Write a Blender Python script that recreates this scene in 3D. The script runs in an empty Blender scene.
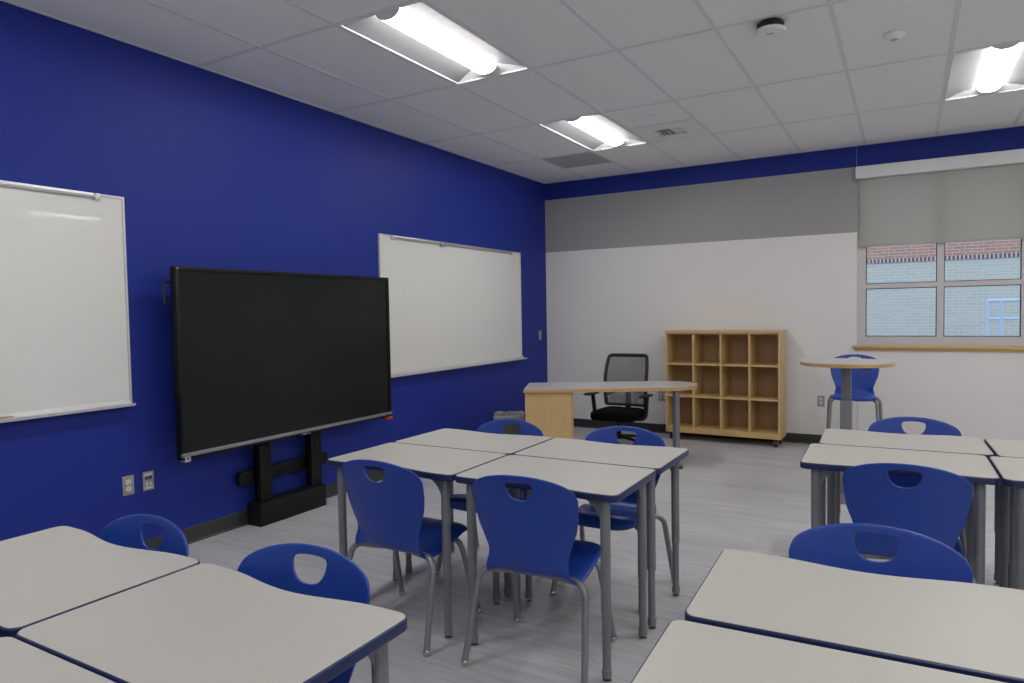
import bpy, bmesh, math, random
from mathutils import Vector, Matrix
random.seed(7)
PI = math.pi
S = bpy.context.scene
COL = S.collection
R = math.radians

# ------------------------------------------------------------------ camera
YAW, PITCH, ROLL = -0.5215, -0.0418, -0.0173
cam_data = bpy.data.cameras.new('camera')
cam = bpy.data.objects.new('camera', cam_data)
COL.objects.link(cam)
fw = Vector((math.sin(YAW)*math.cos(PITCH), math.cos(YAW)*math.cos(PITCH), math.sin(PITCH)))
rt = Vector((math.cos(YAW), -math.sin(YAW), 0))
up = rt.cross(fw)
r2 = rt*math.cos(ROLL) + up*math.sin(ROLL)
u2 = -rt*math.sin(ROLL) + up*math.cos(ROLL)
m = Matrix((r2, u2, -fw)).transposed().to_4x4()
m.translation = Vector((4.0213, -2.9414, 1.457))
cam.matrix_world = m
cam_data.sensor_width = 36.0
cam_data.lens = 686.524/1024*36
cam_data.clip_start = 0.05
S.camera = cam

# ------------------------------------------------------------------ world and exposure
LAMP = 29.0            # emission of the lamp diffusers
SKY = 2.0
w = bpy.data.worlds.new('overcast_sky')
S.world = w
w.use_nodes = True
wn = w.node_tree
bg = wn.nodes['Background']
tc = wn.nodes.new('ShaderNodeTexCoord')
sx = wn.nodes.new('ShaderNodeSeparateXYZ')
cr = wn.nodes.new('ShaderNodeValToRGB')
cr.color_ramp.elements[0].position = 0.0
cr.color_ramp.elements[0].color = (0.72, 0.78, 0.86, 1)
cr.color_ramp.elements[1].position = 0.8
cr.color_ramp.elements[1].color = (0.60, 0.72, 0.92, 1)
wn.links.new(tc.outputs['Generated'], sx.inputs[0])
wn.links.new(sx.outputs['Z'], cr.inputs[0])
wn.links.new(cr.outputs[0], bg.inputs['Color'])
bg.inputs['Strength'].default_value = SKY
vs = S.view_settings
vs.view_transform = 'Standard'
vs.look = 'None'
vs.gamma = 1.0
vs.use_curve_mapping = False
vs.exposure = 0.10

# ------------------------------------------------------------------ materials
M = {}
def mat(name, col, rough=0.5, metal=0.0, spec=0.5, noise=0.0, nscale=40, bump=0.0, bscale=300,
        coat=0.0, stretch=(1, 1, 1), col2=None):
    mt = bpy.data.materials.new(name)
    mt.use_nodes = True
    nt = mt.node_tree
    b = nt.nodes['Principled BSDF']
    b.inputs['Base Color'].default_value = (*col, 1)
    b.inputs['Roughness'].default_value = rough
    b.inputs['Metallic'].default_value = metal
    b.inputs['Specular IOR Level'].default_value = spec
    b.inputs['Coat Weight'].default_value = coat
    t = nt.nodes.new('ShaderNodeTexCoord')
    mp = nt.nodes.new('ShaderNodeMapping')
    mp.inputs['Scale'].default_value = stretch
    nt.links.new(t.outputs['Object'], mp.inputs[0])
    if noise > 0:
        n = nt.nodes.new('ShaderNodeTexNoise')
        n.inputs['Scale'].default_value = nscale
        n.inputs['Detail'].default_value = 5
        nt.links.new(mp.outputs[0], n.inputs['Vector'])
        mx = nt.nodes.new('ShaderNodeMix')
        mx.data_type = 'RGBA'
        c2 = col2 if col2 else tuple(c*(1-noise) for c in col)
        c1 = col if col2 else tuple(min(1, c*(1+noise)) for c in col)
        mx.inputs['A'].default_value = (*c2, 1)
        mx.inputs['B'].default_value = (*c1, 1)
        nt.links.new(n.outputs['Fac'], mx.inputs['Factor'])
        nt.links.new(mx.outputs['Result'], b.inputs['Base Color'])
    if bump > 0:
        n2 = nt.nodes.new('ShaderNodeTexNoise')
        n2.inputs['Scale'].default_value = bscale
        n2.inputs['Detail'].default_value = 2
        nt.links.new(mp.outputs[0], n2.inputs['Vector'])
        bp = nt.nodes.new('ShaderNodeBump')
        bp.inputs['Strength'].default_value = bump
        bp.inputs['Distance'].default_value = 0.002
        nt.links.new(n2.outputs['Fac'], bp.inputs['Height'])
        nt.links.new(bp.outputs[0], b.inputs['Normal'])
    M[name] = mt
    return mt

mat('blue_paint', (0.016, 0.033, 0.262), 0.5, spec=0.22, noise=0.03, nscale=3, bump=0.25, bscale=160)
mat('white_paint', (0.78, 0.77, 0.755), 0.55, spec=0.35, noise=0.01, nscale=3, bump=0.2, bscale=160)
mat('grey_paint', (0.35, 0.35, 0.35), 0.5, spec=0.35, noise=0.01, nscale=3, bump=0.2, bscale=160)
mat('rubber_base', (0.035, 0.036, 0.036), 0.42)
mat('ceiling_tile', (0.90, 0.90, 0.895), 0.9, spec=0.1, noise=0.08, nscale=220, bump=0.5, bscale=260)
mat('grid_metal', (0.76, 0.76, 0.78), 0.6, spec=0.3)
mat('lamp_white', (0.80, 0.80, 0.81), 0.45, spec=0.3)
mat('lamp_reflector', (0.30, 0.30, 0.31), 0.6, spec=0.15)
mat('matte_white', (0.86, 0.86, 0.85), 0.5)
mat('return_grey', (0.45, 0.45, 0.46), 0.7)
mat('plastic_blue', (0.012, 0.052, 0.33), 0.33, spec=0.5, noise=0.04, nscale=30, bump=0.25, bscale=500)
mat('laminate', (0.50, 0.488, 0.45), 0.38, spec=0.4, noise=0.035, nscale=180, bump=0.12, bscale=700)
mat('navy_edge', (0.018, 0.028, 0.095), 0.3, spec=0.5)
mat('leg_grey', (0.20, 0.21, 0.225), 0.4, spec=0.5, metal=0.1)
mat('chair_steel', (0.27, 0.275, 0.285), 0.32, metal=0.5)
mat('chrome', (0.62, 0.58, 0.50), 0.2, metal=1.0)
mat('black_plastic', (0.012, 0.012, 0.013), 0.45)
mat('black_metal', (0.007, 0.007, 0.008), 0.5, spec=0.25)
mat('black_fabric', (0.006, 0.006, 0.007), 0.9, spec=0.1, noise=0.3, nscale=200, bump=0.5, bscale=500)
mat('screen_glass', (0.008, 0.010, 0.009), 0.2, spec=0.3, coat=0.0)
mat('bezel', (0.008, 0.008, 0.009), 0.4, spec=0.25)
mat('silver_trim', (0.30, 0.30, 0.34), 0.35, metal=0.5)
mat('aluminium', (0.55, 0.56, 0.57), 0.35, metal=0.7)
mat('board_white', (0.74, 0.745, 0.72), 0.22, spec=0.5, coat=0.2)
mat('board_frame', (0.62, 0.62, 0.64), 0.35, metal=0.35)
mat('maple', (0.63, 0.43, 0.19), 0.42, noise=0.10, nscale=6, stretch=(1, 8, 1), bump=0.05, bscale=60)
mat('maple_upright', (0.63, 0.44, 0.20), 0.42, noise=0.10, nscale=6, stretch=(8, 8, 0.8), bump=0.05, bscale=60)
mat('maple_edge', (0.54, 0.36, 0.155), 0.4, noise=0.08, nscale=8, stretch=(1, 8, 8))
mat('maple_back_shaded', (0.42, 0.27, 0.135), 0.5, noise=0.12, nscale=6, stretch=(8, 8, 0.8))  # maple darkened in colour to stand for shade inside the cubbies
mat('desk_top_grey', (0.47, 0.46, 0.47), 0.35, noise=0.03, nscale=120)
mat('window_metal', (0.60, 0.59, 0.60), 0.45, metal=0.1)
mat('gasket', (0.015, 0.017, 0.03), 0.5)
mat('plate_steel', (0.38, 0.37, 0.35), 0.4, metal=0.4)
mat('socket_white', (0.72, 0.72, 0.70), 0.4)
mat('jack_blue', (0.02, 0.04, 0.16), 0.4)
mat('orange', (0.75, 0.10, 0.02), 0.4)
mat('red_plastic', (0.25, 0.012, 0.02), 0.4)
mat('tan_wood', (0.42, 0.28, 0.13), 0.5)
mat('sticker_green', (0.30, 0.62, 0.38), 0.5)
mat('bin_grey', (0.10, 0.10, 0.10), 0.5, noise=0.1, nscale=30)
mat('rail_blue', (0.48, 0.62, 0.78), 0.5)
mat('ground_concrete', (0.30, 0.30, 0.30), 0.9, noise=0.15, nscale=3)
mat('light_grey_logo', (0.45, 0.45, 0.47), 0.4)

def nodes_of(name):
    mt = bpy.data.materials.new(name)
    mt.use_nodes = True
    M[name] = mt
    return mt, mt.node_tree, mt.node_tree.nodes['Principled BSDF']

# lamp diffuser
mt, nt, b = nodes_of('lamp_diffuser')
b.inputs['Base Color'].default_value = (0.8, 0.8, 0.8, 1)
b.inputs['Emission Color'].default_value = (1.0, 0.975, 0.95, 1)
b.inputs['Emission Strength'].default_value = LAMP

# floor: grey luxury vinyl planks with streaks along x
mt, nt, b = nodes_of('floor_vinyl')
t = nt.nodes.new('ShaderNodeTexCoord')
mp1 = nt.nodes.new('ShaderNodeMapping'); mp1.inputs['Scale'].default_value = (0.9, 16, 1)
mp2 = nt.nodes.new('ShaderNodeMapping'); mp2.inputs['Scale'].default_value = (2.5, 70, 1)
n1 = nt.nodes.new('ShaderNodeTexNoise'); n1.inputs['Scale'].default_value = 1.6; n1.inputs['Detail'].default_value = 4
n2 = nt.nodes.new('ShaderNodeTexNoise'); n2.inputs['Scale'].default_value = 1.6; n2.inputs['Detail'].default_value = 5
br = nt.nodes.new('ShaderNodeTexBrick')
br.offset = 0.37
br.inputs['Scale'].default_value = 1.0
br.inputs['Brick Width'].default_value = 1.22
br.inputs['Row Height'].default_value = 0.152
br.inputs['Mortar Size'].default_value = 0.0012
br.inputs['Mortar Smooth'].default_value = 0.2
br.inputs['Color1'].default_value = (0.44, 0.44, 0.44, 1)
br.inputs['Color2'].default_value = (0.56, 0.56, 0.56, 1)
br.inputs['Mortar'].default_value = (0.33, 0.33, 0.33, 1)
mt1 = nt.nodes.new('ShaderNodeMath'); mt1.operation = 'MULTIPLY_ADD'
mt1.inputs[1].default_value = 0.55
cr = nt.nodes.new('ShaderNodeValToRGB')
cr.color_ramp.elements[0].position = 0.36; cr.color_ramp.elements[0].color = (0.36, 0.36, 0.375, 1)
cr.color_ramp.elements[1].position = 0.66; cr.color_ramp.elements[1].color = (0.68, 0.68, 0.695, 1)
mixn = nt.nodes.new('ShaderNodeMix'); mixn.data_type = 'FLOAT'; mixn.inputs['Factor'].default_value = 0.45
L = nt.links.new
L(t.outputs['Object'], mp1.inputs[0]); L(t.outputs['Object'], mp2.inputs[0]); L(t.outputs['Object'], br.inputs['Vector'])
# shift the streaks from plank to plank
add1 = nt.nodes.new('ShaderNodeVectorMath'); add1.operation = 'MULTIPLY_ADD'
add1.inputs[1].default_value = (14, 3, 0)
L(br.outputs['Color'], add1.inputs[0]); L(mp1.outputs[0], add1.inputs[2])
L(add1.outputs[0], n1.inputs['Vector']); L(mp2.outputs[0], n2.inputs['Vector'])
L(n1.outputs['Fac'], mixn.inputs['A']); L(n2.outputs['Fac'], mixn.inputs['B'])
L(mixn.outputs['Result'], mt1.inputs[0])
sep = nt.nodes.new('ShaderNodeMath'); sep.operation = 'MULTIPLY'; sep.inputs[1].default_value = 0.48
L(br.outputs['Color'], sep.inputs[0]); L(sep.outputs[0], mt1.inputs[2])
L(mt1.outputs[0], cr.inputs[0]); L(cr.outputs[0], b.inputs['Base Color'])
b.inputs['Roughness'].default_value = 0.36
b.inputs['Specular IOR Level'].default_value = 0.45

# brick materials
def brick(name, c1, c2, mortar, bw, rh, ms, scale=1.0):
    mt, nt, b = nodes_of(name)
    t = nt.nodes.new('ShaderNodeTexCoord')
    sp = nt.nodes.new('ShaderNodeSeparateXYZ'); cb = nt.nodes.new('ShaderNodeCombineXYZ')
    nt.links.new(t.outputs['Object'], sp.inputs[0])
    nt.links.new(sp.outputs['X'], cb.inputs['X']); nt.links.new(sp.outputs['Z'], cb.inputs['Y'])
    br = nt.nodes.new('ShaderNodeTexBrick')
    br.inputs['Scale'].default_value = scale
    br.inputs['Brick Width'].default_value = bw
    br.inputs['Row Height'].default_value = rh
    br.inputs['Mortar Size'].default_value = ms
    br.inputs['Color1'].default_value = (*c1, 1); br.inputs['Color2'].default_value = (*c2, 1)
    br.inputs['Mortar'].default_value = (*mortar, 1)
    nt.links.new(cb.outputs[0], br.inputs['Vector']); nt.links.new(br.outputs['Color'], b.inputs['Base Color'])
    b.inputs['Roughness'].default_value = 0.9
brick('brick_red', (0.40, 0.22, 0.17), (0.33, 0.18, 0.14), (0.42, 0.39, 0.38), 0.25, 0.076, 0.009)
brick('brick_grey', (0.44, 0.47, 0.43), (0.39, 0.42, 0.40), (0.50, 0.53, 0.50), 0.25, 0.076, 0.008)
brick('brick_soldier', (0.14, 0.07, 0.08), (0.11, 0.055, 0.07), (0.42, 0.42, 0.44), 0.085, 0.6, 0.020)

# glass: mostly clear, a little glossy by Fresnel
mt, nt, b = nodes_of('window_glass')
nt.nodes.remove(b)
out = nt.nodes['Material Output']
tr = nt.nodes.new('ShaderNodeBsdfTransparent'); tr.inputs[0].default_value = (0.90, 0.93, 0.95, 1)
gl = nt.nodes.new('ShaderNodeBsdfGlossy'); gl.inputs['Roughness'].default_value = 0.02
fr = nt.nodes.new('ShaderNodeFresnel'); fr.inputs['IOR'].default_value = 1.5
mx = nt.nodes.new('ShaderNodeMixShader')
nt.links.new(fr.outputs[0], mx.inputs[0]); nt.links.new(tr.outputs[0], mx.inputs[1]); nt.links.new(gl.outputs[0], mx.inputs[2])
nt.links.new(mx.outputs[0], out.inputs[0])

def sheer(name, col, dcol, ftr, fth, scale=700):
    """woven cloth: diffuse + translucent + a few open gaps"""
    mt, nt, b = nodes_of(name)
    nt.nodes.remove(b)
    out = nt.nodes['Material Output']
    d = nt.nodes.new('ShaderNodeBsdfDiffuse'); d.inputs[0].default_value = (*col, 1)
    tl = nt.nodes.new('ShaderNodeBsdfTranslucent'); tl.inputs[0].default_value = (*dcol, 1)
    tp = nt.nodes.new('ShaderNodeBsdfTransparent')
    n = nt.nodes.new('ShaderNodeTexNoise'); n.inputs['Scale'].default_value = scale
    t = nt.nodes.new('ShaderNodeTexCoord'); nt.links.new(t.outputs['Object'], n.inputs['Vector'])
    m1 = nt.nodes.new('ShaderNodeMixShader'); m1.inputs[0].default_value = ftr
    m2 = nt.nodes.new('ShaderNodeMixShader')
    mr = nt.nodes.new('ShaderNodeMath'); mr.operation = 'MULTIPLY'; mr.inputs[1].default_value = 2*fth
    nt.links.new(n.outputs['Fac'], mr.inputs[0]); nt.links.new(mr.outputs[0], m2.inputs[0])
    nt.links.new(d.outputs[0], m1.inputs[1]); nt.links.new(tl.outputs[0], m1.inputs[2])
    nt.links.new(m1.outputs[0], m2.inputs[1]); nt.links.new(tp.outputs[0], m2.inputs[2])
    nt.links.new(m2.outputs[0], out.inputs[0])
sheer('shade_cloth', (0.53, 0.535, 0.485), (0.7, 0.7, 0.64), 0.35, 0.06)
sheer('chair_mesh', (0.17, 0.17, 0.185), (0.2, 0.2, 0.2), 0.1, 0.28)
sheer('bin_liner', (0.55, 0.56, 0.58), (0.5, 0.5, 0.5), 0.3, 0.30, 60)

# ------------------------------------------------------------------ mesh helpers
def link(name, me, material=None, parent=None, smooth=True):
    o = bpy.data.objects.new(name, me)
    COL.objects.link(o)
    if parent: o.parent = parent
    if material is not None:
        for x in (material if isinstance(material, (list, tuple)) else [material]):
            me.materials.append(M[x])
    return o

def obj(name, bm, material, parent=None, smooth=True, angle=35):
    me = bpy.data.meshes.new(name)
    bmesh.ops.recalc_face_normals(bm, faces=bm.faces[:])
    for f in bm.faces: f.smooth = smooth
    bm.to_mesh(me); bm.free()
    if smooth: me.set_sharp_from_angle(angle=R(angle))
    return link(name, me, material, parent)

def thing(name, label, cat, loc=(0, 0, 0), rz=0.0, group=None):
    o = bpy.data.objects.new(name, None)
    COL.objects.link(o)
    o.empty_display_size = 0.1
    o.location = loc; o.rotation_euler = (0, 0, rz)
    o['label'] = label; o['category'] = cat
    if group: o['group'] = group
    return o

def tag(o, label, cat, group=None):
    o['label'] = label; o['category'] = cat
    if group: o['group'] = group
    return o

def struct(o, label=None):
    o['kind'] = 'structure'
    if label: o['label'] = label
    return o

def dup(root, loc, rz, label, group=None):
    def cp(o, par):
        c = o.copy(); COL.objects.link(c)
        if par: c.parent = par
        for ch in list(o.children): cp(ch, c)
        return c
    r = cp(root, None)
    r.location = loc; r.rotation_euler = (0, 0, rz)
    r['label'] = label
    if group: r['group'] = group
    return r

def box(bm, x0, x1, y0, y1, z0, z1, bev=0.0, seg=2, mi=0):
    r = bmesh.ops.create_cube(bm, size=1.0)
    vs_ = r['verts']
    for v in vs_:
        v.co = Vector(((x0+x1)/2 + v.co.x*(x1-x0), (y0+y1)/2 + v.co.y*(y1-y0), (z0+z1)/2 + v.co.z*(z1-z0)))
    fs = set(f for v in vs_ for f in v.link_faces)
    if bev > 0:
        es = list(set(e for v in vs_ for e in v.link_edges))
        q = bmesh.ops.bevel(bm, geom=es, offset=bev, segments=seg, affect='EDGES', profile=0.5)
        fs |= set(q['faces'])
    for f in fs:
        if f.is_valid: f.material_index = mi
    return bm

def quad(bm, pts, mi=0):
    f = bm.faces.new([bm.verts.new(p) for p in pts]); f.material_index = mi
    return f

def prism(bm, outline, z0, z1, bev=0.0, seg=2, mi=0, mi_top=None):
    """closed outline in xy extruded from z0 to z1; bev rounds top and bottom rims"""
    n = len(outline)
    if bev > 0:
        # insets along vertex normals
        nr = []
        for i in range(n):
            a = Vector(outline[i-1]); b_ = Vector(outline[(i+1) % n]); d = (b_-a).normalized()
            nr.append(Vector((d.y, -d.x)))
        area = sum(outline[i][0]*outline[(i+1) % n][1]-outline[(i+1) % n][0]*outline[i][1] for i in range(n))
        sg = -1 if area > 0 else 1
        levels = []
        for k in range(seg+1):
            a = PI/2*k/seg
            levels.append((bev*(1-math.sin(a)), z0+bev*(1-math.cos(a))))
        for k in range(seg+1):
            a = PI/2*k/seg
            levels.append((bev*(1-math.cos(a)), z1-bev*(1-math.sin(a))))
        rings = [[bm.verts.new((outline[i][0]+sg*nr[i].x*ins, outline[i][1]+sg*nr[i].y*ins, z)) for i in range(n)] for ins, z in levels]
    else:
        rings = [[bm.verts.new((p[0], p[1], z)) for p in outline] for z in (z0, z1)]
    for a, b_ in zip(rings[:-1], rings[1:]):
        for i in range(n):
            f = bm.faces.new((a[i], a[(i+1) % n], b_[(i+1) % n], b_[i])); f.material_index = mi
    f = bm.faces.new(list(reversed(rings[0]))); f.material_index = mi
    f = bm.faces.new(rings[-1]); f.material_index = mi if mi_top is None else mi_top
    return bm

def fillet(pts, rad, n=6):
    """round the inner corners of a polyline"""
    P = [Vector(p) for p in pts]
    if not isinstance(rad, (list, tuple)): rad = [rad]*len(P)
    out = [P[0]]
    for i in range(1, len(P)-1):
        a, b_, c = P[i-1], P[i], P[i+1]
        u = (a-b_); v = (c-b_)
        r = min(rad[i], u.length*0.49, v.length*0.49)
        p0 = b_+u.normalized()*r; p1 = b_+v.normalized()*r
        for k in range(n+1):
            s = k/n
            out.append(p0*(1-s)**2 + b_*2*s*(1-s) + p1*s*s)
    out.append(P[-1])
    return out

def tube(bm, pts, rad, seg=12, cap=True, mi=0, squash=None):
    P = [Vector(p) for p in pts]
    n = len(P)
    if not isinstance(rad, (list, tuple)): rad = [rad]*n
    tang = []
    for i in range(n):
        a = P[max(i-1, 0)]; b_ = P[min(i+1, n-1)]
        tang.append((b_-a).normalized())
    ref = Vector((0, 0, 1)) if abs(tang[0].z) < 0.9 else Vector((1, 0, 0))
    nv = (ref - tang[0]*ref.dot(tang[0])).normalized()
    rings = []
    for i in range(n):
        t_ = tang[i]
        nv = (nv - t_*nv.dot(t_)).normalized()
        bv = t_.cross(nv)
        sq = squash or (1, 1)
        rings.append([bm.verts.new(P[i] + (nv*math.cos(2*PI*k/seg)*sq[0] + bv*math.sin(2*PI*k/seg)*sq[1])*rad[i]) for k in range(seg)])
    for a, b_ in zip(rings[:-1], rings[1:]):
        for k in range(seg):
            f = bm.faces.new((a[k], a[(k+1) % seg], b_[(k+1) % seg], b_[k])); f.material_index = mi
    if cap:
        f = bm.faces.new(list(reversed(rings[0]))); f.material_index = mi
        f = bm.faces.new(rings[-1]); f.material_index = mi
    return bm

def lathe(bm, prof, center=(0, 0), seg=24, mi=0, axis='Z'):
    """prof: (r, z) list, revolved"""
    rings = []
    cx, cy = center[0], center[1]
    for r, z in prof:
        if r < 1e-6:
            rings.append([bm.verts.new((cx, cy, z))])
        else:
            rings.append([bm.verts.new((cx+r*math.cos(2*PI*k/seg), cy+r*math.sin(2*PI*k/seg), z)) for k in range(seg)])
    for a, b_ in zip(rings[:-1], rings[1:]):
        for k in range(seg):
            k2 = (k+1) % seg
            if len(a) == 1 and len(b_) == 1: continue
            if len(a) == 1: f = bm.faces.new((a[0], b_[k2], b_[k]))
            elif len(b_) == 1: f = bm.faces.new((a[k], a[k2], b_[0]))
            else: f = bm.faces.new((a[k], a[k2], b_[k2], b_[k]))
            f.material_index = mi
    return bm

def NB(): return bmesh.new()

def rrect(x0, x1, y0, y1, r, n=5):
    out = []
    for cx, cy, a0 in ((x1-r, y1-r, 0), (x0+r, y1-r, 90), (x0+r, y0+r, 180), (x1-r, y0+r, 270)):
        for k in range(n+1):
            a = R(a0+90*k/n)
            out.append((cx+r*math.cos(a), cy+r*math.sin(a)))
    return out

# ------------------------------------------------------------------ room shell
H = 3.10          # ceiling height
YB = 4.966        # back wall
XR = 8.55         # right wall
YF = -6.2         # wall behind the camera
WX0, WX1 = 3.58, 5.03     # window opening
WZ0, WZ1 = 1.062, 2.885

bm = NB(); box(bm, -0.1, XR+0.1, YF-0.1, YB+0.2, -0.12, 0)
struct(obj('floor', bm, 'floor_vinyl', smooth=False), 'light grey vinyl plank floor with fine streaks')
bm = NB(); box(bm, -0.12, 0, YF, YB, 0, H+0.2)
struct(obj('wall_left', bm, 'blue_paint', smooth=False), 'deep blue painted wall')
# back wall: strips round the window opening; blue band, grey band, white below
ZB, ZG = 2.885, 2.222
bm = NB()
def backbox(x0, x1, z0, z1, mi): box(bm, x0, x1, YB, YB+0.2, z0, z1, mi=mi)
backbox(-0.12, WX0, 0, ZG, 0); backbox(WX1, XR+0.12, 0, ZG, 0); backbox(WX0, WX1, 0, WZ0-0.03, 0)
backbox(-0.12, WX0, ZG, ZB, 1); backbox(WX1, XR+0.12, ZG, ZB, 1)
backbox(-0.12, XR+0.12, ZB, H+0.2, 2)
bw = struct(obj('wall_back', bm, ['white_paint', 'grey_paint', 'blue_paint'], smooth=False), 'white back wall with a grey band and a narrow blue band under the ceiling')
bm = NB(); box(bm, XR, XR+0.12, YF, YB, 0, H+0.2)
struct(obj('wall_right', bm, 'white_paint', smooth=False))
bm = NB(); box(bm, -0.12, XR+0.12, YF-0.12, YF, 0, H+0.2)
struct(obj('wall_rear', bm, 'white_paint', smooth=False))
# control joint in the back wall beside the window
bm = NB(); box(bm, 3.588, 3.592, YB-0.0015, YB, 0.11, WZ0-0.04); box(bm, 3.572, 3.575, YB-0.0015, YB, ZB, H)
struct(obj('trim_2', bm, 'plate_steel', smooth=False))

def baseboard(name, pts):
    # pts: two points of the wall line, n = direction into the room
    (x0, y0), (x1, y1), (nx, ny) = pts
    bm = NB()
    prof = [(0, 0), (0.014, 0), (0.012, 0.006), (0.006, 0.016), (0.004, 0.10), (0.002, 0.105), (0, 0.105)]
    ra = [bm.verts.new((x0+nx*d, y0+ny*d, z)) for d, z in prof]
    rb = [bm.verts.new((x1+nx*d, y1+ny*d, z)) for d, z in prof]
    for i in range(len(prof)-1): bm.faces.new((ra[i], ra[i+1], rb[i+1], rb[i]))
    struct(obj(name, bm, 'rubber_base', smooth=False))
baseboard('baseboard_left', ((0, YF), (0, YB), (1, 0)))
baseboard('baseboard_back', ((0, YB), (XR, YB), (0, -1)))
baseboard('baseboard_right', ((XR, YF), (XR, YB), (-1, 0)))
baseboard('baseboard_rear', ((0, YF), (XR, YF), (0, 1)))

# ceiling: lay-in tiles on a grid of 0.61 x 1.22
GX, GY = 0.6096, 1.2192
X1 = 0.6047                               # first grid line from the left wall
xs = [0.0] + [X1+GX*i for i in range(13)] + [XR]
ys = [GY*j for j in range(-5, 4)]
ys = [YF] + ys + [YB]
def colx(i): return X1+GX*(i-1)
lights = []                               # (col, row) of lower-left cell corner
for ci in (2, 7, 12):
    for rj in (-4, -2, 0, 2):
        lights.append((ci, rj))
holes = set((ci, rj) for ci, rj in lights)
halfcells = {(1, 3), (3, 2)}
bm = NB()
TG = 0.004
for i in range(len(xs)-1):
    for j in range(len(ys)-1):
        col = i; row = j-6+0   # row index of lower line
        row = round(ys[j]/GY) if j > 0 else -99
        if (col, row) in holes and j > 0: continue
        x0, x1, y0, y1 = xs[i]+TG, xs[i+1]-TG, ys[j]+TG, ys[j+1]-TG
        if (col, row) == (1, 3): y0 = ys[j]+0.6096+TG       # return grille takes the near half
        if (col, row) == (3, 2): y1 = ys[j]+0.6096-TG       # diffuser takes the far half
        box(bm, x0, x1, y0, y1, H, H+0.02)
ceil = struct(obj('ceiling', bm, 'ceiling_tile', smooth=False), 'suspended ceiling of off-white rectangular tiles')
bm = NB()
for x in xs[1:-1]: box(bm, x-0.012, x+0.012, YF, YB, H-0.004, H+0.001)
for y in ys[1:-1]: box(bm, 0, XR, y-0.012, y+0.012, H-0.0035, H+0.0012)
box(bm, colx(1), colx(2), 3*GY+0.6096-0.012, 3*GY+0.6096+0.012, H-0.0035, H+0.001)
box(bm, colx(3), colx(4), 2*GY+0.6096-0.012, 2*GY+0.6096+0.012, H-0.0035, H+0.001)
box(bm, 0, 0.018, YF, YB, H-0.005, H+0.001); box(bm, 0, XR, YB-0.018, YB, H-0.005, H+0.001)
g = obj('ceiling_grid', bm, 'grid_metal', ceil, smooth=False)
# slab above, closes the plenum
bm = NB(); box(bm, -0.12, XR+0.12, YF-0.12, YB+0.2, H+0.2, H+0.26)
struct(obj('trim_3', bm, 'matte_white', smooth=False))

# ------------------------------------------------------------------ recessed lamps
def make_troffer():
    W2, L2 = GX/2-0.013, GY/2-0.013
    r = thing('ceiling_light', '', 'ceiling light')
    bm = NB()          # rim
    for s in (-1, 1):
        box(bm, s*W2-0.008*(s > 0)-0.0*(s < 0), s*W2+0.008*(s < 0), -L2, L2, -0.004, 0.004)
        box(bm, -W2, W2, s*L2-0.008*(s > 0), s*L2+0.008*(s < 0), -0.004, 0.004)
    obj('rim', bm, 'lamp_white', r, smooth=False)
    EL = 0.10          # length of sloping ends
    for s in (-1, 1):  # curved reflector wings
        bm = NB()
        n = 8; rows = []
        for k in range(n+1):
            a = k/n
            x = s*(W2-0.004 - a*(W2-0.082))
            z = 0.002 + 0.040*math.sin(a*PI/2)
            yy = L2-0.004 - EL*a
            rows.append((bm.verts.new((x, -yy, z)), bm.verts.new((x, yy, z))))
        for a, b_ in zip(rows[:-1], rows[1:]): bm.faces.new((a[0], b_[0], b_[1], a[1]))
        obj('reflector', bm, 'lamp_reflector', r)
    for s in (-1, 1):  # sloping end plates
        bm = NB()
        n = 8
        edge = []
        for k in range(n+1):
            a = k/n
            edge.append((W2-0.004-a*(W2-0.082), s*(L2-0.004-EL*a), 0.002+0.040*math.sin(a*PI/2)))
        pts = [(x, y, z) for x, y, z in edge] + [(-x, y, z) for x, y, z in reversed(edge)]
        mid = bm.verts.new((0, s*(L2-0.004), 0.002))
        vv = [bm.verts.new(p) for p in pts]
        for a, b_ in zip(vv[:-1], vv[1:]): bm.faces.new((mid, a, b_))
        obj('end_plate', bm, 'lamp_white', r, smooth=False)
    bm = NB()          # glowing half-round basket
    prof = []
    for k in range(13):
        a = PI*k/12
        prof.append((-0.080*math.cos(a), 0.040-0.046*math.sin(a)))
    for (xa, za), (xb, zb) in zip(prof[:-1], prof[1:]):
        quad(bm, [(xa, -L2+0.085, za), (xb, -L2+0.085, zb), (xb, L2-0.085, zb), (xa, L2-0.085, za)])
    bmesh.ops.remove_doubles(bm, verts=bm.verts[:], dist=1e-5)
    obj('diffuser', bm, 'lamp_diffuser', r)
    for s in (-1, 1):  # end caps of the basket
        bm = NB()
        y0, y1 = (L2-0.087, L2-0.075) if s > 0 else (-L2+0.075, -L2+0.087)
        a = [bm.verts.new((x*1.02, y0, 0.040+(z-0.040)*1.03)) for x, z in prof]
        b_ = [bm.verts.new((x*1.02, y1, 0.040+(z-0.040)*1.03)) for x, z in prof]
        bm.faces.new(a); bm.faces.new(b_)
        for i in range(len(a)-1): bm.faces.new((a[i], a[i+1], b_[i+1], b_[i]))
        obj('end_cap', bm, 'lamp_white', r, smooth=False)
    bm = NB()
    box(bm, -W2, W2, -L2, L2, 0.10, 0.11)
    obj('housing', bm, 'lamp_white', r, smooth=False)
    return r
lab = {(2, 0): 'large recessed ceiling light nearest the camera above the left tables',
       (2, 2): 'smaller-looking recessed ceiling light near the far corner beside the air vent',
       (7, 2): 'recessed ceiling light at the right edge in front of the window'}
tro = make_troffer()
first = True
GL = 'recessed ceiling lights'
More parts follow.
